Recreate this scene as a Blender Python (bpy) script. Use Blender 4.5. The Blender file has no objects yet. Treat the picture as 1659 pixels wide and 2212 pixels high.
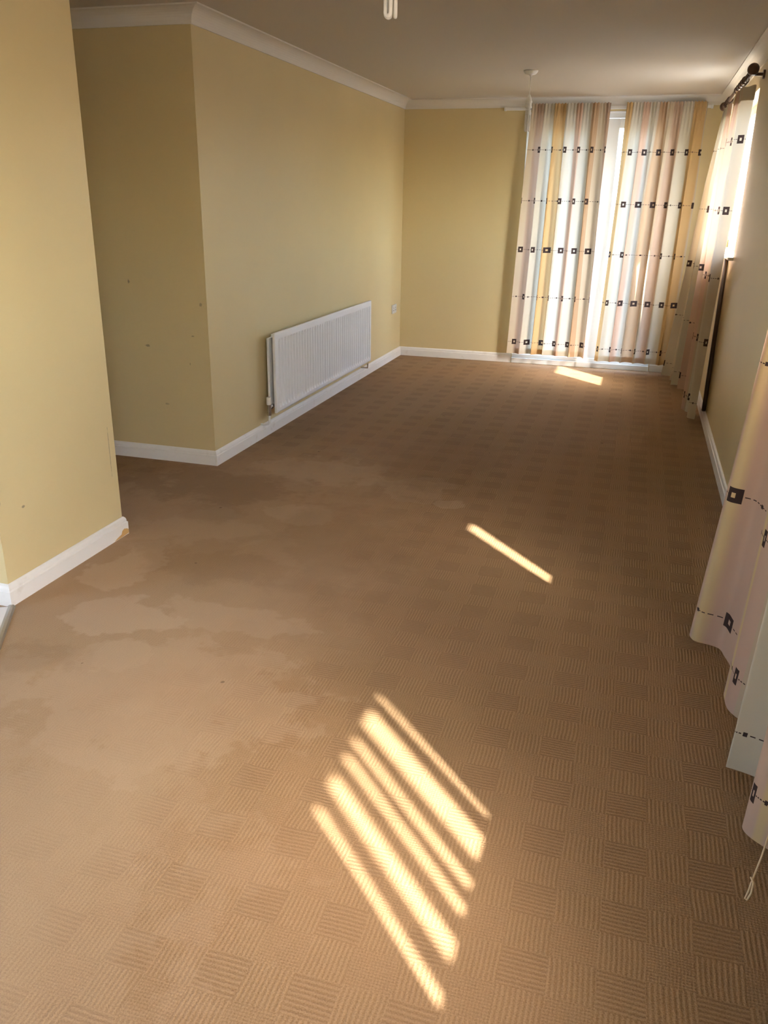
import bpy, math, random
from mathutils import Vector, Matrix
random.seed(7)
S = bpy.context.scene
COL = S.collection

# ------------------------------------------------------------------ camera
CAM = Vector((2.305, 0.0, 1.5014)); YAW, PITCH, ROLL, FPX = 0.2833, -0.359, 0.0168, 1788.2
fw = Vector((-math.sin(YAW)*math.cos(PITCH), math.cos(YAW)*math.cos(PITCH), math.sin(PITCH)))
rt = Vector((math.cos(YAW), math.sin(YAW), 0)); up = rt.cross(fw)
r2 = rt*math.cos(ROLL)+up*math.sin(ROLL); u2 = -rt*math.sin(ROLL)+up*math.cos(ROLL)
cam = bpy.data.objects.new('camera', bpy.data.cameras.new('camera')); COL.objects.link(cam)
M4 = Matrix((r2, u2, -fw)).transposed().to_4x4(); M4.translation = CAM
cam.matrix_world = M4
cam.data.sensor_fit = 'HORIZONTAL'; cam.data.sensor_width = 36; cam.data.lens = FPX/1659*36
cam.data.clip_start = 0.05; cam.data.clip_end = 300
S.camera = cam

# ------------------------------------------------------------------ light
SUN_DIR = Vector((-1.0, 1.03, -1.5375))           # direction the sunlight travels
SKY_STRENGTH, SUN_STRENGTH, EXPOSURE = 3.9, 19.0, 0.80
W_ = bpy.data.worlds.new('world'); S.world = W_; W_.use_nodes = True
nt = W_.node_tree; nt.nodes.clear()
sky = nt.nodes.new('ShaderNodeTexSky'); sky.sky_type = 'NISHITA'; sky.sun_disc = False
sky.sun_elevation = math.radians(47); sky.sun_rotation = math.radians(135); sky.dust_density = 3.0; sky.air_density = 1.0
hs = nt.nodes.new('ShaderNodeHueSaturation'); hs.inputs['Saturation'].default_value = 0.95
bg = nt.nodes.new('ShaderNodeBackground'); bg.inputs['Strength'].default_value = SKY_STRENGTH
wo = nt.nodes.new('ShaderNodeOutputWorld')
nt.links.new(sky.outputs[0], hs.inputs['Color']); nt.links.new(hs.outputs[0], bg.inputs['Color']); nt.links.new(bg.outputs[0], wo.inputs['Surface'])
sun = bpy.data.objects.new('sun', bpy.data.lights.new('sun', 'SUN')); COL.objects.link(sun)
sun.data.energy = SUN_STRENGTH; sun.data.angle = math.radians(0.9); sun.data.color = (1.0, 0.95, 0.87)
sun.rotation_euler = SUN_DIR.to_track_quat('-Z', 'Y').to_euler(); sun.location = (8, -6, 9)
S.cycles.max_bounces = 8
S.view_settings.view_transform = 'Standard'; S.view_settings.look = 'None'
S.view_settings.exposure = EXPOSURE; S.view_settings.gamma = 1.0; S.view_settings.use_curve_mapping = False

# ------------------------------------------------------------------ dimensions (metres)
H, L, W = 2.40, 8.394, 2.897          # ceiling, back wall y, right wall x (left wall is x=0)
YA = 4.286                            # outer corner of the left wall
XP, YP0, YP1 = 0.099, 2.378, 3.153    # pier on the left
YN, XK = -1.7, -2.3                   # wall behind the camera, far kitchen wall
TW = 0.18                             # outer wall thickness
DX0, DX1, DH = 1.17, 2.50, 2.285      # patio door opening
WZ0, WZ1 = 1.19, 2.20                 # right hand windows
FW0, FW1 = 6.17, 7.75
NW0, NW1 = -0.30, 2.72
BW0, BW1, BZ0 = -1.62, -0.95, 1.0     # added window beside the camera, out of the picture

# ------------------------------------------------------------------ helpers
class N:
    """tiny node-expression helper"""
    def __init__(s, t, o): s.t, s.o = t, o
    def _m(s, op, *a, clamp=False):
        n = s.t.nodes.new('ShaderNodeMath'); n.operation = op; n.use_clamp = clamp
        for i, v in enumerate((s,)+a):
            if isinstance(v, N): s.t.links.new(v.o, n.inputs[i])
            else: n.inputs[i].default_value = v
        return N(s.t, n.outputs[0])
    def __add__(s, b): return s._m('ADD', b)
    def __sub__(s, b): return s._m('SUBTRACT', b)
    def __mul__(s, b): return s._m('MULTIPLY', b)
    def __truediv__(s, b): return s._m('DIVIDE', b)
    def mod(s, b): return s._m('FLOORED_MODULO', b)
    def floor(s): return s._m('FLOOR')
    def sin(s): return s._m('SINE')
    def abs(s): return s._m('ABSOLUTE')
    def lt(s, b): return s._m('LESS_THAN', b)
    def gt(s, b): return s._m('GREATER_THAN', b)
    def max(s, b): return s._m('MAXIMUM', b)
    def min(s, b): return s._m('MINIMUM', b)
    def sqrt(s): return s._m('SQRT')
    def inv(s): return (s*-1.0)+1.0
    def smooth(s, a, b):
        n = s.t.nodes.new('ShaderNodeMapRange'); n.interpolation_type = 'SMOOTHSTEP'
        s.t.links.new(s.o, n.inputs[0]); n.inputs[1].default_value = a; n.inputs[2].default_value = b
        return N(s.t, n.outputs[0])

def mat(name, col=(.8, .8, .8), rough=.6, metal=0., spec=.5):
    m = bpy.data.materials.new(name); m.use_nodes = True
    b = m.node_tree.nodes['Principled BSDF']
    b.inputs['Base Color'].default_value = (*col, 1); b.inputs['Roughness'].default_value = rough
    b.inputs['Metallic'].default_value = metal; b.inputs['Specular IOR Level'].default_value = spec
    return m, m.node_tree, b
def pos(t):
    g = t.nodes.new('ShaderNodeNewGeometry'); s = t.nodes.new('ShaderNodeSeparateXYZ'); t.links.new(g.outputs['Position'], s.inputs[0])
    return [N(t, s.outputs[i]) for i in range(3)], g.outputs['Position']
def noise(t, vec, scale, detail=3, rough=.5):
    n = t.nodes.new('ShaderNodeTexNoise'); n.inputs['Scale'].default_value = scale; n.inputs['Detail'].default_value = detail
    n.inputs['Roughness'].default_value = rough
    if vec is not None: t.links.new(vec, n.inputs['Vector'])
    return N(t, n.outputs[0])
def mix(t, f, a, b, mode='MIX'):
    n = t.nodes.new('ShaderNodeMix'); n.data_type = 'RGBA'; n.blend_type = mode; n.clamp_result = False
    for v, i in ((f, 0), (a, 6), (b, 7)):
        if isinstance(v, N): t.links.new(v.o, n.inputs[i])
        elif isinstance(v, (int, float)): n.inputs[i].default_value = v
        elif isinstance(v, tuple): n.inputs[i].default_value = (*v, 1)
        else: t.links.new(v, n.inputs[i])
    return n.outputs[2]
def bump(t, b, h, strength=.3, dist=.002):
    n = t.nodes.new('ShaderNodeBump'); n.inputs['Strength'].default_value = strength; n.inputs['Distance'].default_value = dist
    t.links.new(h.o, n.inputs['Height']); t.links.new(n.outputs[0], b.inputs['Normal'])

# ------------------------------------------------------------------ materials
def wall_mat(name, col, marks=()):
    m, t, b = mat(name, col, .42, spec=.5)
    (x, y, z), P = pos(t)
    n1 = noise(t, P, 1.3, 2)
    rag = (noise(t, P, 60, 1)-.5)*1.2 if marks else None
    c = mix(t, n1.smooth(.35, .7)*.5, tuple(v*.95 for v in col), tuple(min(1, v*1.03) for v in col))
    axis = {'x': x, 'y': y}
    for (ax, h, zz, ry, rz, dark) in marks:          # scuffs on the plaster
        d = (((axis[ax]-h)/ry)*((axis[ax]-h)/ry) + ((z-zz)/rz)*((z-zz)/rz)).sqrt() + rag
        c = mix(t, d.smooth(.5, 1.1).inv()*dark, c, (.16, .12, .09))
    t.links.new(c, b.inputs['Base Color'])
    return m
CREAM = (.70, .57, .31)
M_WALL = wall_mat('cream_paint', CREAM)
M_WALL_HALL = wall_mat('cream_paint_scuffed', CREAM, marks=[('x', -.49, 1.05, .007, .012, .7), ('x', -.40, .69, .02, .008, .6), ('x', -.10, .76, .012, .006, .5), ('x', -.04, .94, .010, .012, .5), ('x', -.30, .35, .015, .006, .4), ('x', -.13, .60, .005, .01, .4)])
M_PIER = wall_mat('cream_paint_pier', CREAM, marks=[('y', 2.52, .36, .010, .006, .7), ('y', 3.11, .42, .004, .13, .45), ('y', 2.40, .42, .004, .02, .4)])
M_CEIL = mat('ceiling_paint', (.62, .57, .50), .85, spec=.2)[0]
def gloss_white():
    m, t, b = mat('white_gloss_paint', (.84, .82, .79), .35)
    (x, y, z), P = pos(t)
    d = noise(t, P, 14, 4).smooth(.58, .78)
    t.links.new(mix(t, d*.35, (.84, .82, .79), (.55, .48, .40)), b.inputs['Base Color'])
    return m
M_SKIRT = gloss_white()
M_COVE = mat('coving_paint', (.74, .70, .64), .7)[0]
M_CHIP = mat('bare_wood', (.62, .38, .14), .7)[0]
M_PVC = mat('white_pvc', (.86, .88, .90), .3)[0]
M_RAD = mat('radiator_enamel', (.86, .87, .88), .32)[0]
M_PLASTIC = mat('white_plastic', (.80, .79, .76), .4)[0]
M_SOCKET = mat('socket_plastic', (.70, .69, .68), .4)[0]
M_DARKHOLE = mat('dark_plastic', (.05, .045, .04), .5)[0]
M_CHROME = mat('chrome', (.55, .55, .56), .25, metal=1.0)[0]
M_ALU = mat('aluminium', (.42, .38, .33), .4, metal=1.0)[0]
M_RUST = mat('grey_convector_steel', (.42, .42, .42), .5)[0]
M_TILE = mat('ceramic_tile', (.74, .70, .66), .25)[0]
M_GROUT = mat('grout', (.33, .29, .25), .9)[0]
M_CORD = mat('cord', (.62, .46, .28), .8)[0]
def tube_mat():
    m, t, b = mat('phosphor_tube', (.92, .90, .86), .25); return m
M_TUBE = tube_mat()
def wood_dark():
    m, t, b = mat('dark_stained_wood', (.06, .03, .018), .35)
    (x, y, z), P = pos(t)
    t.links.new(mix(t, noise(t, P, 40, 4), (.045, .022, .013), (.11, .05, .025)), b.inputs['Base Color']); return m
M_WOOD = wood_dark()
def glass():
    m = bpy.data.materials.new('window_glass'); m.use_nodes = True; t = m.node_tree; t.nodes.clear()
    o = t.nodes.new('ShaderNodeOutputMaterial'); mx = t.nodes.new('ShaderNodeMixShader'); tr = t.nodes.new('ShaderNodeBsdfTransparent')
    gl = t.nodes.new('ShaderNodeBsdfGlossy'); gl.inputs['Roughness'].default_value = .02
    lw = t.nodes.new('ShaderNodeLayerWeight'); lw.inputs['Blend'].default_value = .5
    fr = N(t, lw.outputs['Facing'])._m('POWER', 4.0)*.5+.03
    t.links.new(fr.o, mx.inputs[0]); t.links.new(tr.outputs[0], mx.inputs[1]); t.links.new(gl.outputs[0], mx.inputs[2]); t.links.new(mx.outputs[0], o.inputs[0])
    tr.inputs[0].default_value = (.95, .97, .97, 1)
    return m
M_GLASS = glass()
def ground_mat():
    m, t, b = mat('patio_paving', (.14, .14, .13), .9)
    (x, y, z), P = pos(t)
    t.links.new(mix(t, noise(t, P, 2.5, 5), (.11, .11, .10), (.17, .17, .16)), b.inputs['Base Color']); return m
M_GROUND = ground_mat()

def carpet_mat():
    m, t, b = mat('ribbed_loop_carpet', (.4, .27, .17), .95, spec=.1)
    (x, y, z), P = pos(t)
    TX, TY = .0995, .098
    wob = (noise(t, P, 9, 0)-.5)*.008
    xx, yy = x+wob, y+wob
    i, j = (xx/TX).floor(), (yy/TY).floor()
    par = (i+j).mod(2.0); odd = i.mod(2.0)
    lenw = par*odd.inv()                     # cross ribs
    fine = par*odd                           # diagonal weave
    k = 2*math.pi/.0108
    jit = (noise(t, P, 260, 0)-.5)*2.6
    rx = (xx*k+jit).sin(); ry = (yy*k*.93+jit).sin(); rd = ((xx+yy)*k*.72+jit).sin()*((xx-yy)*k*.72+jit).sin()
    rib = rx*par.inv() + ry*lenw + rd*fine
    rib = rib*.5+.5
    # worn and cleaned areas (marks with their own shapes on the floor)
    nd = (noise(t, P, 2.2, 4, .6)-.5)*1.1; nd2 = (noise(t, P, 4.0, 4, .65)-.5)*3.0
    def blob(cx, cy, rx_, ry_, a=.75, b_=1.1, n=nd):
        d = (((x-cx)/rx_)*((x-cx)/rx_)+((y-cy)/ry_)*((y-cy)/ry_)).sqrt()+n
        return d.smooth(a, b_).inv()
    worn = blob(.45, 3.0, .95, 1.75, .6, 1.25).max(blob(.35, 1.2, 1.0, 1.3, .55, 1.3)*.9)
    light = blob(.32, 2.84, .14, .26, .8, 1.05, nd2)*.9
    for a in ((.56, 2.42, .22, .17, .9), (.72, 2.2, .10, .13, .7), (.95, 2.55, .35, .12, .55), (.74, 3.67, .24, .13, .55), (.42, 3.3, .38, .3, .4), (.70, 4.38, .42, .26, .55), (1.25, 4.25, .22, .20, .5), (1.48, 4.06, .07, .07, .8), (.95, 2.0, .55, .38, .5), (1.0, 1.2, .6, .6, .25)):
        light = light.max(blob(a[0], a[1], a[2], a[3], .8, 1.05, nd2)*a[4])
    dark = blob(.15, 3.95, .6, .28, .6, 1.15, nd2)*.55
    for a in ((1.30, 4.85, .35, .6, .40), (.62, 3.0, .38, .22, .35), (.45, 2.1, .16, .12, .35), (1.15, 3.4, .4, .5, .3), (.35, 3.55, .25, .12, .3)):
        dark = dark.max(blob(a[0], a[1], a[2], a[3], .6, 1.2, nd2)*a[4])
    base, deep, pale = (.375, .24, .130), (.19, .11, .050), (.58, .44, .305)
    pile = noise(t, P, 300, 1, .7)
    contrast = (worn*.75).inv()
    c = mix(t, (rib.inv()*.5*contrast)+(pile.inv()-.38).max(0.0)*1.5, base, deep)
    c = mix(t, lenw*contrast*(y.smooth(2.2, 4.4)*.22+.15), c, (.18, .105, .055))  # shade of the cross ribs painted into the colour, stronger with depth
    c = mix(t, worn*.18, c, pale)
    c = mix(t, light*.34, c, pale)
    c = mix(t, dark*.75, c, (.20, .115, .055))
    spk = noise(t, P, 18, 1).smooth(.80, .82)    # crumbs and burns
    c = mix(t, spk*.6, c, (.05, .03, .02))
    hue = noise(t, P, 1.1, 3).smooth(.35, .65)
    c = mix(t, hue*.16, c, (.48, .27, .16))
    t.links.new(c, b.inputs['Base Color'])
    bump(t, b, rib*contrast*.8+pile*.35, .45, .004)
    b.inputs['Sheen Weight'].default_value = .03; b.inputs['Sheen Roughness'].default_value = .5
    b.inputs['Sheen Tint'].default_value = (.9, .8, .7, 1)
    return m
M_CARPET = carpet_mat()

STRIPES = [(w_*1.35, c_) for w_, c_ in [(.075, (.66, .56, .42)), (.095, (.56, .41, .31)), (.115, (.65, .60, .49)), (.135, (.60, .41, .20)), (.115, (.63, .585, .49)), (.075, (.64, .45, .34)), (.10, (.62, .58, .49)), (.08, (.55, .38, .24))]]
STRIPES_SIDE = [(.16, (.54, .36, .265)), (.045, (.60, .44, .24)), (.15, (.55, .38, .28)), (.17, (.62, .57, .45)), (.17, (.58, .50, .38)), (.12, (.54, .37, .27)), (.15, (.60, .55, .44)), (.08, (.50, .38, .26))]
def curtain_mat(name, shift=0., translucency=.5, lighten=0., stripes=STRIPES):
    m = bpy.data.materials.new(name); m.use_nodes = True; t = m.node_tree; t.nodes.clear()
    o = t.nodes.new('ShaderNodeOutputMaterial')
    uvn = t.nodes.new('ShaderNodeUVMap'); uvn.uv_map = 'UVMap'
    sp = t.nodes.new('ShaderNodeSeparateXYZ'); t.links.new(uvn.outputs[0], sp.inputs[0])
    u, v = N(t, sp.outputs[0]), N(t, sp.outputs[1])
    per = sum(s[0] for s in stripes)
    fac = (u+shift).mod(per)/per
    cr = t.nodes.new('ShaderNodeValToRGB'); cr.color_ramp.interpolation = 'LINEAR'
    while len(cr.color_ramp.elements) > 1: cr.color_ramp.elements.remove(cr.color_ramp.elements[-1])
    acc = 0.
    first = True
    for w_, c_ in stripes:
        c_ = tuple(a+(1-a)*lighten for a in c_)
        for q in (acc+.010, acc+w_-.010):
            if first: e = cr.color_ramp.elements[0]; e.position = q/per; first = False
            else: e = cr.color_ramp.elements.new(q/per)
            e.color = (*c_, 1)
        acc += w_
    t.links.new(fac.o, cr.inputs[0])
    col = cr.outputs[0]
    PV, V0, PU = .436, .115, .205
    row = ((v-V0+PV*.5)/PV).floor()
    dv = ((v-V0+PV*.5).mod(PV)-PV*.5).abs()
    sh = (row*12.9898).sin()*.31
    us = u+sh
    du = ((us).mod(PU)-PU*.5).abs()
    dd = ((us+PU*.5).mod(PU)-PU*.5).abs()
    sq = du.lt(.0255)*dv.lt(.0255)*((du.lt(.0075)*dv.lt(.0085)).inv())
    dot = dd.lt(.0065)*dv.lt(.0065)
    dash = us.mod(.019).lt(.012)*dv.lt(.0018)*(du.lt(.0255).inv())
    pat = sq.max(dot).max(dash)
    weave = (u*2600.).sin()*(v*2600.).sin()
    c = mix(t, pat, col, (.055, .036, .032))
    df = t.nodes.new('ShaderNodeBsdfDiffuse'); tl = t.nodes.new('ShaderNodeBsdfTranslucent'); mx = t.nodes.new('ShaderNodeMixShader')
    t.links.new(c, df.inputs[0]); t.links.new(c, tl.inputs[0]); mx.inputs[0].default_value = translucency
    t.links.new(df.outputs[0], mx.inputs[1]); t.links.new(tl.outputs[0], mx.inputs[2]); t.links.new(mx.outputs[0], o.inputs[0])
    return m
M_CURT = curtain_mat('printed_curtain_cloth', 0., .145)
M_CURT2 = curtain_mat('printed_curtain_cloth_side', .0, .18, .0, STRIPES_SIDE)
M_LINING = mat('heading_tape_cloth', (.62, .50, .40), .9, spec=.1)[0]

# ------------------------------------------------------------------ mesh helpers
class MB:
    def __init__(s): s.v, s.f, s.uv = [], [], None
    def box(s, x0, x1, y0, y1, z0, z1):
        n = len(s.v)
        s.v += [(x, y, z) for z in (z0, z1) for y in (y0, y1) for x in (x0, x1)]
        s.f += [tuple(n+i for i in q) for q in ((0, 2, 3, 1), (4, 5, 7, 6), (0, 1, 5, 4), (2, 6, 7, 3), (0, 4, 6, 2), (1, 3, 7, 5))]
        return s
    def tube(s, pts, r, seg=12, cap=True):
        pts = [Vector(p) for p in pts]; rr = r if isinstance(r, (list, tuple)) else [r]*len(pts)
        n0 = len(s.v); prev = None
        for k, p in enumerate(pts):
            d = (pts[min(k+1, len(pts)-1)]-pts[max(k-1, 0)]).normalized()
            if prev is None:
                a = d.orthogonal().normalized()
            else:
                a = (prev-d*prev.dot(d)).normalized()
            prev = a; bb = d.cross(a)
            for q in range(seg):
                an = 2*math.pi*q/seg; s.v.append(tuple(p+(a*math.cos(an)+bb*math.sin(an))*rr[k]))
        for k in range(len(pts)-1):
            for q in range(seg):
                a0 = n0+k*seg+q; a1 = n0+k*seg+(q+1) % seg
                s.f.append((a0, a1, a1+seg, a0+seg))
        if cap:
            s.f.append(tuple(n0+q for q in reversed(range(seg)))); s.f.append(tuple(n0+(len(pts)-1)*seg+q for q in range(seg)))
        return s
    def lathe(s, prof, c, seg=28, axis='z'):
        n0 = len(s.v)
        for (r, h) in prof:
            for q in range(seg):
                an = 2*math.pi*q/seg; a, b_ = max(r, 1e-5)*math.cos(an), max(r, 1e-5)*math.sin(an)
                s.v.append({'z': (c[0]+a, c[1]+b_, c[2]+h), 'y': (c[0]+a, c[1]+h, c[2]-b_), 'x': (c[0]+h, c[1]+a, c[2]+b_)}[axis])
        for k in range(len(prof)-1):
            for q in range(seg):
                a0 = n0+k*seg+q; a1 = n0+k*seg+(q+1) % seg
                s.f.append((a0, a1, a1+seg, a0+seg))
        return s
    def build(s, name, m, parent=None, smooth=False, bevel=0, loc=None):
        me = bpy.data.meshes.new(name); me.from_pydata(s.v, [], s.f)
        me.validate(); me.update()
        if smooth: me.polygons.foreach_set('use_smooth', [True]*len(me.polygons))
        me.materials.append(m)
        if s.uv:
            ul = me.uv_layers.new(name='UVMap')
            for lp in me.loops: ul.data[lp.index].uv = s.uv[lp.vertex_index]
        o = bpy.data.objects.new(name, me); COL.objects.link(o)
        if parent:
            o.parent = parent
            o.location = -parent.location if loc is None else loc
        if bevel:
            bv = o.modifiers.new('bevel', 'BEVEL'); bv.width = bevel; bv.segments = 2; bv.limit_method = 'ANGLE'; bv.angle_limit = math.radians(40)
        return o
def empty(name, loc, label, cat, group=None):
    e = bpy.data.objects.new(name, None); e.location = loc; COL.objects.link(e); e.empty_display_size = .1
    tag(e, label, cat, group); return e
def tag(o, label, cat, group=None):
    o['label'] = label; o['category'] = cat
    if group: o['group'] = group
    return o
def struct(o, label=None, cat=None):
    o['kind'] = 'structure'
    if label: o['label'] = label; o['category'] = cat
    return o

# ------------------------------------------------------------------ room shell
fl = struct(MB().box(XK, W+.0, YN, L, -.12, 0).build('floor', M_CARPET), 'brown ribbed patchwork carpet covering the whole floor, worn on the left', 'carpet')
struct(MB().box(XK-TW, W+TW, YN-TW, L+TW, H, H+.15).build('ceiling', M_CEIL), 'plain off-white painted ceiling above the room', 'ceiling')
struct(MB().box(XK, 0, YA, L+TW, 0, H).build('wall_left', M_WALL_HALL), 'cream painted left wall with scuffed outer corner and radiator', 'wall')
struct(MB().box(-1.6, XP, YP0, YP1, 0, H).build('wall_pier', M_PIER), 'cream painted wall pier at the left edge, nearest the camera', 'wall')
KY0, KY1, KZ0, KZ1 = -1.0, 1.1, 1.0, 2.1     # added kitchen window, out of the picture on the left
struct(MB().box(XK-TW, XK, YN-TW, KY0, 0, H).box(XK-TW, XK, KY1, L+TW, 0, H).box(XK-TW, XK, KY0, KY1, 0, KZ0).box(XK-TW, XK, KY0, KY1, KZ1, H).build('wall_kitchen', M_WALL), 'cream wall at the end of the side passage and kitchen', 'wall')
b = MB(); b.box(0, DX0, L, L+TW, 0, H).box(DX1, W+TW, L, L+TW, 0, H).box(DX0, DX1, L, L+TW, DH, H)
struct(b.build('wall_back', M_WALL), 'cream painted far wall around the curtained patio door', 'wall')
def wall_with_windows(name, wins, label):
    m_ = MB(); ys = YN-TW
    for (a, c, z0, z1) in wins:
        m_.box(W, W+TW, ys, a, -.12, H).box(W, W+TW, a, c, -.12, z0).box(W, W+TW, a, c, z1, H); ys = c
    m_.box(W, W+TW, ys, L, -.12, H)
    return struct(m_.build(name, M_WALL), label, 'wall')
wall_with_windows('wall_right', [(BW0, BW1, BZ0, WZ1), (NW0, NW1, WZ0, WZ1), (FW0, FW1, WZ0, WZ1)], 'cream painted right wall with curtained windows')
struct(MB().box(XK, W, YN-TW, YN, 0, H).build('wall_near', M_WALL), 'cream wall behind the camera', 'wall')

# swept trims with mitred corners: path runs with the room on its right hand side
def sweep(names, path, prof, m_, labels=None, closed_ends=True, smooth=False):
    P = [Vector((p[0], p[1])) for p in path]; n = len(P)
    dirs = [(P[i+1]-P[i]).normalized() for i in range(n-1)]
    nor = [Vector((d.y, -d.x)) for d in dirs]
    offs = []
    for i in range(n):
        if i == 0: offs.append(nor[0])
        elif i == n-1: offs.append(nor[-1])
        else:
            a, c = nor[i-1], nor[i]; s_ = a+c; offs.append(s_/(s_.dot(a)))
    out = []
    for i in range(n-1):
        if names[i] is None: continue
        mb = MB(); K = len(prof)
        for e in (i, i+1):
            for (d, z) in prof:
                q = P[e]+offs[e]*d; mb.v.append((q.x, q.y, z))
        for k in range(K):
            k2 = (k+1) % K; mb.f.append((k, k2, K+k2, K+k))
        mb.f.append(tuple(range(K))); mb.f.append(tuple(reversed(range(K, 2*K))))
        o = struct(mb.build(names[i], m_))
        if labels and labels[i]: o['label'] = labels[i]; o['category'] = labels[i].split('|')[-1] if '|' in labels[i] else 'trim'
        out.append(o)
    return out
cd, ch = .088, .078
cove = [(0, H), (0, H-ch), (.010, H-ch)] + [(.010+(cd-.016)*(1-math.cos(a)), H-ch+.006+(ch-.014)*math.sin(a)) for a in [k*math.pi/2/8 for k in range(9)]] + [(cd, H-.008), (cd, H)]
covepath = [(XK, YA), (0, YA), (0, L), (W, L), (W, YN)]
sweep(['trim_1', 'trim_2', 'trim_3', 'trim_4'], covepath, cove, M_COVE, ['white plaster coving above the side passage wall', 'white plaster coving along the top of the left wall', 'white plaster coving along the top of the far wall', 'white plaster coving along the top of the right wall'])
sweep(['trim_5', 'trim_6', 'trim_7'], [(-1.6, YP0), (XP, YP0), (XP, YP1), (-1.6, YP1)][::-1] if False else [(-1.6, YP0), (XP, YP0), (XP, YP1), (-1.6, YP1)], cove, M_COVE, ['white coving on the near end of the pier', 'white coving on the room side of the pier', 'white coving on the passage side of the pier'])
sk = [(0, 0), (.018, 0), (.018, .060), (.0135, .064), (.0135, .072), (.010, .082), (.004, .088), (0, .088)]
sweep(['baseboard_passage', 'baseboard_left', 'baseboard_back'], [(XK, YA), (0, YA), (0, L), (DX0-.005, L)], sk, M_SKIRT, ['white skirting board in the side passage', 'white skirting board below the radiator wall', 'white skirting board on the far wall left of the door'])
sweep(['baseboard_corner', 'baseboard_right'], [(DX1+.005, L), (W, L), (W, YN)], sk, M_SKIRT, ['short white skirting board right of the patio door', 'white skirting board along the right wall'])
pk = sweep(['baseboard_kitchen', 'baseboard_pier', 'baseboard_pier_end'], [(-1.6, YP0), (XP, YP0), (XP, YP1), (-1.6, YP1)], sk, M_SKIRT, ['white skirting board turning the pier into the kitchen', 'white skirting board along the pier with a chipped corner', 'white skirting board on the far side of the pier'])
# chip of bare wood on the pier skirting's far corner
ch_ = MB(); x_ = XP+.0184
ch_.v = [(x_, YP1+.017, .004), (x_, YP1+.017, .022), (x_, YP1+.004, .030), (x_, YP1-.018, .036), (x_, YP1-.034, .030), (x_, YP1-.042, .016), (x_, YP1-.075, .010), (x_, YP1-.10, .002), (x_, YP1-.05, .001)]
ch_.v += [(a-.001, y_, z_) for a, y_, z_ in ch_.v]; nn = 9
ch_.f = [tuple(range(nn))]+[(k, (k+1) % nn, nn+(k+1) % nn, nn+k) for k in range(nn)]
ch_.build('paint_chip', M_CHIP, pk[1])

# kitchen floor tiles by the metal threshold strip
A_, B_ = Vector((.113, 2.362)), Vector((.245, 2.14))
dv_ = (B_-A_).normalized(); C_ = A_+dv_*4.0
nrm = Vector((dv_.y, -dv_.x))
if nrm.x > 0: nrm = -nrm
gb = MB()
g0, g1 = A_+nrm*.0, A_+dv_*1.2
gb.v = [(p.x, p.y, z) for z in (.0005, .004) for p in (A_, g1, g1+nrm*1.6, A_+nrm*1.6)]
gb.f = [(0, 1, 2, 3), (7, 6, 5, 4), (0, 4, 5, 1), (1, 5, 6, 2), (2, 6, 7, 3), (3, 7, 4, 0)]
grout = gb.build('grout_bed', M_GROUT, fl)
ts = .20
for a in range(5):
    for c in range(6):
        o_ = A_+dv_*(a*ts+.012)+nrm*(c*ts+.004)
        if a == 0 and c > 0 and False: continue
        t_ = MB(); e = ts-.006
        q = [o_, o_+dv_*e, o_+dv_*e+nrm*e, o_+nrm*e]
        if any(p.y > YP0-.02 and p.x < XP for p in q): continue
        t_.v = [(p.x, p.y, .004) for p in q]+[(p.x, p.y, .0075) for p in q]
        t_.f = [(3, 2, 1, 0), (4, 5, 6, 7), (0, 1, 5, 4), (1, 2, 6, 5), (2, 3, 7, 6), (3, 0, 4, 7)]
        t_.build('floor_tile', M_TILE, fl)
sb = MB(); hw = .016
pr = [(-hw, 0), (-hw*.6, .007), (0, .009), (hw*.6, .007), (hw, 0)]
for e in (A_, A_+dv_*1.2):
    for (d, z) in pr: q = e-nrm*d; sb.v.append((q.x, q.y, z+.001))
sb.f = [(k, k+1, k+6, k+5) for k in range(4)]+[(0, 1, 2, 3, 4), (9, 8, 7, 6, 5), (4, 0, 5, 9)]
tag(sb.build('threshold_strip', M_ALU), 'thin metal threshold strip between carpet and kitchen tiles', 'threshold strip')

# ------------------------------------------------------------------ patio door (window wall at the back)
YD = L+.06
door = struct(MB().box(DX0, DX0+.05, YD, YD+.07, 0, DH).box(DX1-.05, DX1, YD, YD+.07, 0, DH).box(DX0, DX1, YD, YD+.07, DH-.05, DH).box(DX0, DX1, YD, YD+.07, 0, .05).build('door_1', M_PVC, bevel=.003), 'white patio door behind the two long curtains', 'door')
mid = (DX0+DX1)/2
for (a, c) in ((DX0+.052, mid-.004), (mid+.004, DX1-.052)):
    st = .10 if a < mid-.3 else .155
    s2 = .155 if a < mid-.3 else .10
    sash = MB().box(a, a+st, YD-.012, YD+.05, .055, DH-.055).box(c-s2, c, YD-.012, YD+.05, .055, DH-.055).box(a+st, c-s2, YD-.012, YD+.05, DH-.135, DH-.055).box(a+st, c-s2, YD-.012, YD+.05, .055, .12).build('door_sash', M_PVC, door, bevel=.004)
    MB().box(a+st-.005, c-s2+.005, YD+.015, YD+.035, .115, DH-.13).build('pane', M_GLASS, sash)
MB().box(mid+.05, mid+.075, YD-.03, YD-.012, .95, 1.17).build('door_handle', M_PVC, door, bevel=.004)
# white threshold step in front of the door
thr = MB(); ty = L
thr.box(DX0+.002, DX1-.002, L-.022, YD, 0.0005, .050).box(DX0+.002, DX1-.002, L+.005, YD, .050, .085)
struct(thr.build('door_sill', M_PVC, door, bevel=.004))
for nm, xa in (('reveal_lining', DX0), ('reveal_lining', DX1-.006)):
    MB().box(xa, xa+.006, L-.002, YD, .085, DH).build(nm, M_PVC, door)
MB().box(DX0, DX1, L-.002, YD, DH-.008, DH).build('reveal_lining', M_PVC, door)

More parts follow.
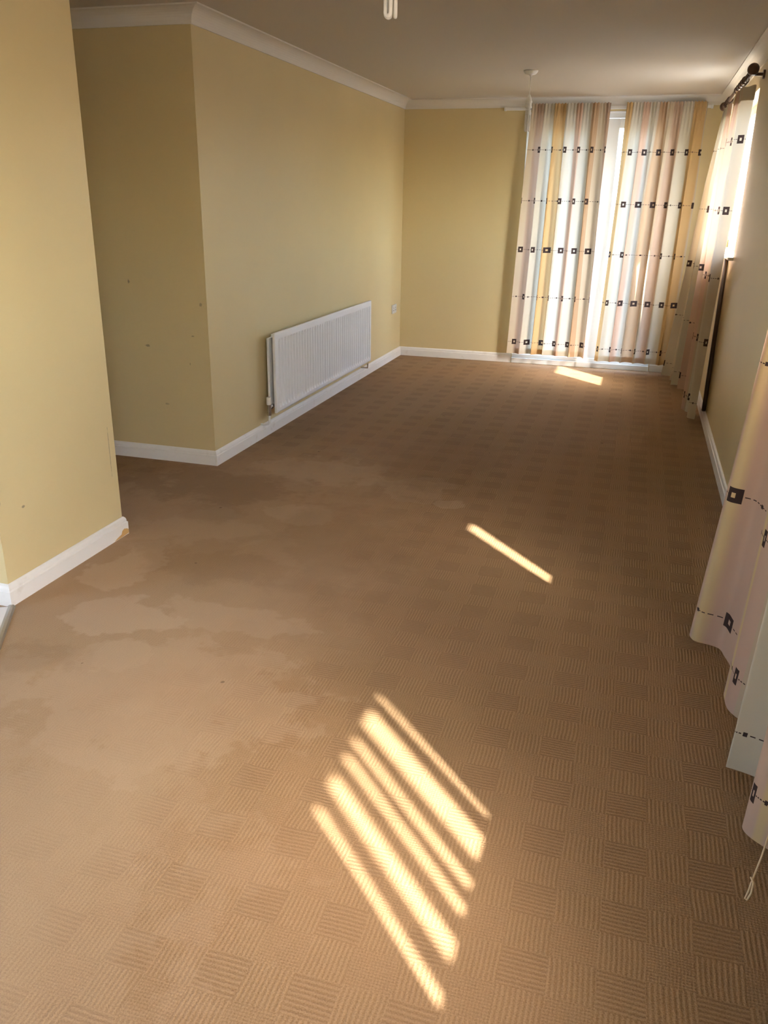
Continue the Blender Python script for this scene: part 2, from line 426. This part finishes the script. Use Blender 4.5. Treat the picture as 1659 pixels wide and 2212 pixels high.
# ------------------------------------------------------------------ right hand windows
XG = W+.12
def window(name, y0, y1, bars, label):
    fr = MB()
    fr.box(XG-.03, XG+.03, y0, y0+.06, WZ0, WZ1).box(XG-.03, XG+.03, y1-.06, y1, WZ0, WZ1).box(XG-.03, XG+.03, y0, y1, WZ0, WZ0+.06).box(XG-.03, XG+.03, y0, y1, WZ1-.06, WZ1)
    w = struct(fr.build(name, M_PVC, bevel=.003), label, 'window')
    MB().box(XG-.006, XG+.006, y0+.055, y1-.055, WZ0+.055, WZ1-.055).build('pane', M_GLASS, w)
    for (yc, wd) in bars: MB().box(XG-.022, XG+.022, yc-wd/2, yc+wd/2, WZ0+.06, WZ1-.06).build('glazing_or_added_bar', M_PVC, w)
    MB().box(W-.035, XG-.03, y0-.02, y1+.02, WZ0-.022, WZ0-.0005).build('window_board', M_SKIRT, w, bevel=.006)
    return w
wf = window('window_1', FW0, FW1, [(7.02, .06)], 'far right window glowing behind striped curtains')
added_bars = [(.888-.125, .030), (.733-.125, .026), (.645-.125, .007), (.555-.125, .028), (.425-.125, .034)]  # unseen bars added to split the sunlight into floor stripes
wn = window('window_2', NW0, NW1, added_bars+[(1.60, .07)], 'near right window hidden behind striped curtains')
# uncurtained window added beside the camera to brighten the near side
w3 = MB()
w3.box(XG-.03, XG+.03, BW0, BW0+.06, BZ0, WZ1).box(XG-.03, XG+.03, BW1-.06, BW1, BZ0, WZ1).box(XG-.03, XG+.03, BW0, BW1, BZ0, BZ0+.06).box(XG-.03, XG+.03, BW0, BW1, WZ1-.06, WZ1)
w3 = struct(w3.build('added_window_1', M_PVC), 'added white window in the right wall behind the camera', 'window')
MB().box(XG-.004, XG+.004, BW0+.055, BW1-.055, BZ0+.055, WZ1-.055).build('pane', M_GLASS, w3)
XQ = XK-.11  # unseen kitchen window, added to light the near curtain and floor
w4 = MB()
w4.box(XQ-.03, XQ+.03, KY0, KY0+.06, KZ0, KZ1).box(XQ-.03, XQ+.03, KY1-.06, KY1, KZ0, KZ1).box(XQ-.03, XQ+.03, KY0, KY1, KZ0, KZ0+.06).box(XQ-.03, XQ+.03, KY0, KY1, KZ1-.06, KZ1)
w4 = struct(w4.build('added_window_2', M_PVC), 'added white kitchen window out of the picture on the left', 'window')
MB().box(XQ-.004, XQ+.004, KY0+.055, KY1-.055, KZ0+.055, KZ1-.055).build('pane', M_GLASS, w4)
# ground outside
struct(MB().box(-30, 40, -30, 45, -.35, -.14).build('ground', M_GROUND), 'dark paving outside the windows', 'ground')

# ------------------------------------------------------------------ radiator
RY0, RY1, RZ0, RZ1, RX = 4.985, 7.075, .165, .690, .100
rad = empty('radiator', (0.05, (RY0+RY1)/2, RZ0), 'white double panel radiator with vertical flutes on the left wall', 'radiator')
def rad_panel(name, xf, sign, y0, y1, z0, z1, nfl):
    mb = MB(); per = (y1-y0-.07)/nfl
    ys = [y0, y0+.006, y0+.034]
    ds = [0, 0, 0]
    for k in range(nfl):
        for (fr_, d) in ((0.0, 0), (.22, 0), (.36, 1), (.80, 1), (.94, 0)):
            ys.append(y0+.035+per*(k+fr_)); ds.append(d)
    ys += [y1-.034, y1-.006, y1]; ds += [0, 0, 0]
    zs = [(z0, 0), (z0+.008, 0), (z0+.028, 0), (z0+.050, 1), (z1-.060, 1), (z1-.042, 0), (z1-.006, 0), (z1, 0)]
    n = len(ys)
    for (z, wz) in zs:
        edge = .004 if (z == z0 or z == z1) else 0
        for y, d in zip(ys, ds):
            e2 = .004 if y in (ys[0], ys[-1]) else 0
            mb.v.append((xf - sign*(.013*d*wz+max(edge, e2)), y, z))
    for r in range(len(zs)-1):
        for k in range(n-1):
            a = r*n+k
            mb.f.append((a, a+1, a+n+1, a+n) if sign > 0 else (a, a+n, a+n+1, a+1))
    # back sheet
    o = len(mb.v); xb = xf-sign*.018
    mb.v += [(xb, y0, z0), (xb, y1, z0), (xb, y1, z1), (xb, y0, z1)]
    mb.f += [(o, o+3, o+2, o+1)]
    m = n*(len(zs)-1)
    bot = list(range(n)); top = list(range(m, m+n))
    mb.f += [tuple([o, o+1]+bot[::-1]), tuple([o+3]+top+[o+2])]
    mb.f += [tuple([o, o+3]+[r*n for r in range(len(zs))][::-1]), tuple([o+1]+[r*n+n-1 for r in range(len(zs))]+[o+2])]
    return mb.build(name, M_RAD, rad)
rad_panel('front_panel', RX, 1, RY0, RY1, RZ0, RZ1, 40)
MB().box(.028, .044, RY0+.02, RY1-.02, RZ0+.035, RZ1-.035).build('rear_panel', M_RAD, rad, bevel=.004)
gr = MB().box(.044, RX-.019, RY0+.05, RY1-.05, RZ1-.032, RZ1-.028)
for k in range(60):
    y = RY0+.06+k*(RY1-RY0-.12)/59; gr.box(.046, RX-.018, y-.003, y+.003, RZ1-.028, RZ1-.012)
gr.build('top_grille', M_RAD, rad)
for k in range(40):
    y = RY0+.07+k*(RY1-RY0-.14)/39
    if k == 0: fin = MB().box(.044, RX-.019, -.0015, .0015, RZ0+.06, RZ1-.04).build('convector_fin', M_RUST, rad, loc=(-.05, y-rad.location.y, -rad.location.z))
    else:
        f2 = fin.copy(); COL.objects.link(f2); f2.location = (-.05, y-rad.location.y, -rad.location.z)
for y in (RY0+.30, RY1-.30): MB().box(.0005, .03, y-.02, y+.02, RZ0+.05, RZ1-.05).build('wall_bracket', M_RUST, rad)
# valve at the near end
vy, vz = RY0-.045, RZ0+.045
val = MB().tube([(.062, RY0+.03, vz), (.062, vy, vz)], .011).tube([(.062, RY0-.012, vz), (.062, RY0+.004, vz)], .017, 6).tube([(.062, vy, vz-.034), (.062, vy, vz+.024)], .0135).tube([(.062, vy, vz-.052), (.062, vy, vz-.03)], .016, 6).build('valve', M_CHROME, rad, smooth=False)
MB().lathe([(0, .070), (.015, .070), (.0165, .064), (.0165, .024), (.014, .020), (0, .020)], (.062, vy, vz), 20).build('valve_cap', M_PLASTIC, val, smooth=False, loc=(0, 0, 0))
MB().tube([(.062, vy, vz-.045), (.062, vy, .11), (.055, vy, .098), (.030, vy, .093), (.0005, vy, .092)], .0075).build('feed_pipe', M_PLASTIC, rad, smooth=True)
v2 = MB().tube([(.062, RY1-.03, RZ0+.03), (.062, RY1+.02, RZ0+.03), (.062, RY1+.02, RZ0-.02)], .0095).tube([(.062, RY1+.02, RZ0-.03), (.062, RY1+.02, .096), (.0005, RY1+.02, .093)], .0075).build('lockshield_valve', M_CHROME, rad)

# ------------------------------------------------------------------ double socket
so = empty('double_socket', (0, 8.14, .497), 'white double power socket low on the left wall near the far corner', 'socket')
MB().box(.0005, .010, 8.067, 8.213, .454, .540).build('face_plate', M_SOCKET, so, bevel=.004)
for yc in (8.105, 8.175):
    MB().box(.010, .0135, yc-.008+.022, yc+.008+.022, .515, .533).build('rocker_switch', M_PLASTIC, so, bevel=.002)
    for (dy, z, a, c) in ((0, .508, .003, .006), (-.011, .484, .006, .003), (.011, .484, .006, .003)):
        MB().box(.0098, .0106, yc+dy-a, yc+dy+a, z-c, z+c).build('pin_hole', M_DARKHOLE, so)

# ------------------------------------------------------------------ ceiling pendants
def pendant(x, y, ztip, label):
    p = empty('pendant_light', (x, y, H), label, 'ceiling light', 'bare pendant lamps')
    loc = (-x, -y, -H)
    MB().lathe([(.0, 0), (.052, -.0005), (.050, -.010), (.040, -.022), (.034, -.026), (.012, -.029), (.008, -.040), (0, -.040)], (x, y, H), 32).build('ceiling_rose', M_PLASTIC, p, smooth=True, loc=loc)
    zt = ztip+.185
    MB().tube([(x, y, H-.038), (x+.001, y, (H+zt)/2), (x, y, zt+.055)], .0032, 8).build('flex', M_PLASTIC, p, smooth=True, loc=loc)
    MB().lathe([(0, .062), (.008, .062), (.012, .052), (.017, .040), (.020, .022), (.0245, .020), (.0245, .008), (.020, .006), (.020, -.014), (.024, -.016), (.024, -.026), (0, -.026)], (x, y, zt), 24).build('lamp_holder', M_PLASTIC, p, smooth=False, loc=loc)
    bulb = MB().lathe([(0, -.024), (.014, -.024), (.014, -.034), (.021, -.040), (.0225, -.066), (.021, -.074), (0, -.074)], (x, y, zt), 24).build('bulb', M_PLASTIC, p, smooth=False, loc=loc)
    for k in range(3):
        an = .25+k*2*math.pi/3
        cx_, cy_ = x+.0145*math.cos(an), y+.0145*math.sin(an); tx, ty_ = -math.sin(an), math.cos(an); rr = .0088
        pts = [(cx_+tx*rr, cy_+ty_*rr, zt-.072)]+[(cx_+tx*rr*math.cos(a), cy_+ty_*rr*math.cos(a), ztip+.0065+rr-rr*math.sin(a)) for a in [q*math.pi/8 for q in range(9)]]+[(cx_-tx*rr, cy_-ty_*rr, zt-.072)]
        MB().tube(pts, .0062, 10).build('tube', M_TUBE, bulb, smooth=True, loc=(0, 0, 0))
    return p
pendant(1.397, 6.713, 1.996, 'white pendant lamp with stick bulb hanging before the far curtains')
pendant(1.50, 2.745, 2.016, 'white stick bulb tips of the pendant at the top edge, nearest the camera')

# ------------------------------------------------------------------ curtains
def curtain(name, label, m_, to3, s0, s1, z0, z1, nf, amp, lean, seed, u0=0., full=1.5, head=.03, group=None, topamp=.35, sway=.0, hemvar=.0, asym=.6, ret=None, tilt=0., dip=None):
    """to3(s, d, z): s along the window, d into the room.  s0,s1,lean,amp are (top,bottom) pairs."""
    rnd = random.Random(seed)
    ph = [rnd.uniform(0, 6.28) for _ in range(8)]
    NS, NZ = int(26*nf)+60, 72
    wid = abs(s1[0]-s0[0])
    def f(a, zt):                                         # a 0..1 across, zt 0 bottom..1 top
        k = 1-zt
        e0 = s0[0]+(s0[1]-s0[0])*k; e1 = s1[0]+(s1[1]-s1[0])*k
        warp = a + (.35/nf/6.28)*math.sin(6.28*a*2.3+ph[0]) + (.5/nf/6.28)*math.sin(6.28*a*1.1+ph[1])
        th = 2*math.pi*nf*warp+ph[2]+.5*math.sin(3*k+ph[3])*k
        grow = topamp+(1-topamp)*min(1, k/.25)**.8
        A = (amp[0]+(amp[1]-amp[0])*k)*grow
        A *= (.72+.28*math.sin(6.28*a*1.7+ph[4]))
        d = A*(math.sin(th)+.22*math.sin(2*th+ph[5])*k)
        pl = max(0, 1-k/.16)
        d += .007*pl*math.sin(2*math.pi*nf*4*a)
        s = e0+(e1-e0)*a + asym*A*math.cos(th+.6)*min(1, k*3)
        d += lean[0]+(lean[1]-lean[0])*k**1.3
        d += sway*math.sin(2.2*k+a*2+ph[6])*k
        d += tilt*a*k
        if dip: d -= dip[2]*k*math.exp(-((s-dip[0])/dip[1])**2)
        if ret is not None:
            w_ = min(1, a/.16); w_ = w_*w_*(3-2*w_); r_ = ret[0]+(ret[1]-ret[0])*k; d = r_+(d-r_)*w_
        return s, d
    def grid(za, zb, nz, off, uvs=True):
        mb = MB(); mb.uv = []
        for r in range(nz+1):
            zt = za+(zb-za)*r/nz
            for c in range(NS+1):
                a = c/NS; s, d = f(a, zt)
                zb_ = z0+hemvar*math.sin(6.28*a*1.3+ph[7])
                z = zb_+(z1-zb_)*zt
                if zt > .995: z += .004*math.sin(2*math.pi*nf*4*a)
                mb.v.append(to3(s, d+off, z)); mb.uv.append((u0+a*wid*full, zt*(z1-z0)))
        for r in range(nz):
            for c in range(NS):
                q = r*(NS+1)+c; mb.f.append((q, q+1, q+NS+2, q+NS+1))
        return mb
    s_m = (s0[1]+s1[1])/2
    base = to3(s_m, lean[1], z0)
    e = empty(name, base, label, 'curtain', group)
    cl = grid(0, 1, NZ, 0).build('curtain_cloth', m_, e, smooth=True)
    hh = .05/(z1-z0); tp = .085/(z1-z0)
    grid(.001, hh, 4, -.003).build('hem', m_, e, smooth=True)
    grid(1-tp, .999, 6, -.003).build('heading_tape', M_LINING, e, smooth=True)
    return e, f
back = lambda s, d, z: (s, L-d, z)
right = lambda s, d, z: (W-d, s, z)
curtain('long_curtain', 'left hand long curtain over the patio door, striped cream, white and gold', M_CURT, back, (1.215, 1.145), (1.905, 1.905), .105, 2.345, 6.0, (.042, .036), (.085, .095), 3, u0=.03, full=1.75, group='curtains over the patio door')
curtain('long_curtain', 'right hand long curtain over the patio door, beside the room corner', M_CURT, back, (2.040, 1.972), (2.710, 2.660), .085, 2.345, 6.0, (.042, .036), (.085, .100), 11, u0=.47, full=1.75, group='curtains over the patio door')
curtain('side_curtain', 'far striped curtain on the right wall, hanging in the corner by the patio door', M_CURT2, right, (7.27, 7.25), (7.70, 8.02), .06, 2.225, 4.0, (.040, .050), (.075, .120), 5, u0=.2, full=1.9, group='curtains on the right wall', tilt=.13)
curtain('side_curtain', 'narrow bunched curtain on the right wall in front of the dark upright pole', M_CURT2, right, (6.25, 6.28), (6.80, 6.84), .055, 2.225, 2.0, (.050, .055), (.080, .125), 8, u0=.55, full=1.9, group='curtains on the right wall', ret=(.016, .085))
curtain('side_curtain', 'pinkish curtain fold near the right edge, beyond the thin floor light streak', M_CURT2, right, (2.63, 2.62), (3.00, 3.02), .06, 2.225, 1.0, (.035, .065), (.090, .19), 21, u0=.0, full=1.0, group='curtains on the right wall')
curtain('side_curtain', 'cream curtain along the right edge of the picture, nearest the camera', M_CURT2, right, (1.04, 1.10), (2.565, 2.56), .06, 2.225, 4.5, (.035, .065), (.090, .160), 30, u0=.15, full=1.5, dip=(1.62, .16, .10), group='curtains on the right wall')
curtain('side_curtain', 'curtain just out of the picture on the right', M_CURT2, right, (-.42, -.42), (.488, .46), .06, 2.225, 4.5, (.035, .05), (.090, .15), 33, u0=.1, full=1.5, group='curtains on the right wall')

# curtain track over the patio door
ct = empty('curtain_track', ((.955+2.76)/2, L-.03, 2.31), 'white curtain track fixed high on the far wall', 'curtain track')
MB().box(.955, 2.76, L-.040, L-.018, 2.298, 2.322).build('rail', M_PLASTIC, ct, bevel=.003)
for x in (.955, 2.74): MB().box(x, x+.02, L-.044, L-.014, 2.294, 2.326).build('end_cap', M_PLASTIC, ct, bevel=.003)
for x in (1.1, 1.55, 1.97, 2.4): MB().box(x, x+.02, L-.02, L-.0005, 2.30, 2.325).build('bracket', M_PLASTIC, ct)
for x0_, x1_ in ((1.215, 1.905), (2.04, 2.71)):
    for k in range(9):
        x = x0_+.03+(x1_-x0_-.06)*k/8; MB().box(x-.004, x+.004, L-.065, L-.034, 2.302, 2.312).build('curtain_hook', M_PLASTIC, ct)
# dark wooden poles on the right wall
def pole(y0, y1, label, rings):
    xp, zp = W-.082, 2.262
    p = empty('curtain_pole', (xp, (y0+y1)/2, zp), label, 'curtain pole', 'dark wooden curtain poles')
    MB().tube([(xp, y0, zp), (xp, y1, zp)], .0135, 16).build('rod', M_WOOD, p, smooth=True)
    for y, s_ in ((y0, -1), (y1, 1)):
        prof = [(.0135, .012), (.018, .004), (.020, -.002), (.014, -.010)]+[(.034*math.sin(a), -.042-.034*math.cos(math.pi-a)*-1*-1) for a in []]
        prof += [(max(.034*math.sin(a), .001), -.044+.034*math.cos(a)) for a in [.35+q*(math.pi-.35)/10 for q in range(11)]]
        MB().lathe([(r, h*-s_ if s_ > 0 else h) for r, h in prof], (xp, y, zp), 24, 'y').build('finial', M_WOOD, p, smooth=True)
    for y in (y0+.10, y1-.10):
        MB().tube([(W-.0005, y, zp-.01), (W-.012, y, zp-.01)], .026, 16).tube([(W-.01, y, zp-.01), (xp+.012, y, zp-.008)], .010, 12).build('bracket', M_WOOD, p)
    for y in rings:
        pts = [(xp+.021*math.cos(a), y, zp-.006+.021*math.sin(a)) for a in [q*2*math.pi/16 for q in range(17)]]
        MB().tube(pts, .0035, 8, cap=False).build('ring', M_WOOD, p, smooth=True)
pole(5.90, 7.85, 'dark wooden curtain pole with ball finial high on the right wall', [6.28+.125*k for k in range(5)]+[7.36+.08*k for k in range(5)])
pole(-.55, 3.10, 'dark wooden curtain pole above the near right window', [-.4+.17*k for k in range(6)]+[1.06+.165*k for k in range(10)]+[2.65+.11*k for k in range(4)])
# loose upright pole beside the far window
MBp = MB().tube([(W-.016, 6.42, .0885), (W-.016, 6.42, .10), (W-.016, 6.46, 1.165)], [.013, .015, .015], 14)
tag(MBp.build('loose_pole', M_WOOD, smooth=True), 'dark brown pole standing upright against the right wall under the window', 'pole')
# tieback cord loop on the near curtain
cp = [(2.745, 1.715, .30), (2.735, 1.69, .20), (2.722, 1.665, .13), (2.708, 1.640, .085), (2.700, 1.622, .062), (2.694, 1.612, .050), (2.697, 1.606, .052), (2.704, 1.612, .068), (2.708, 1.628, .084), (2.703, 1.640, .088)]
tag(MB().tube(cp, .0022, 8).build('tieback_cord', M_CORD, smooth=True), 'thin tan cord loop dangling below the near curtain', 'cord')
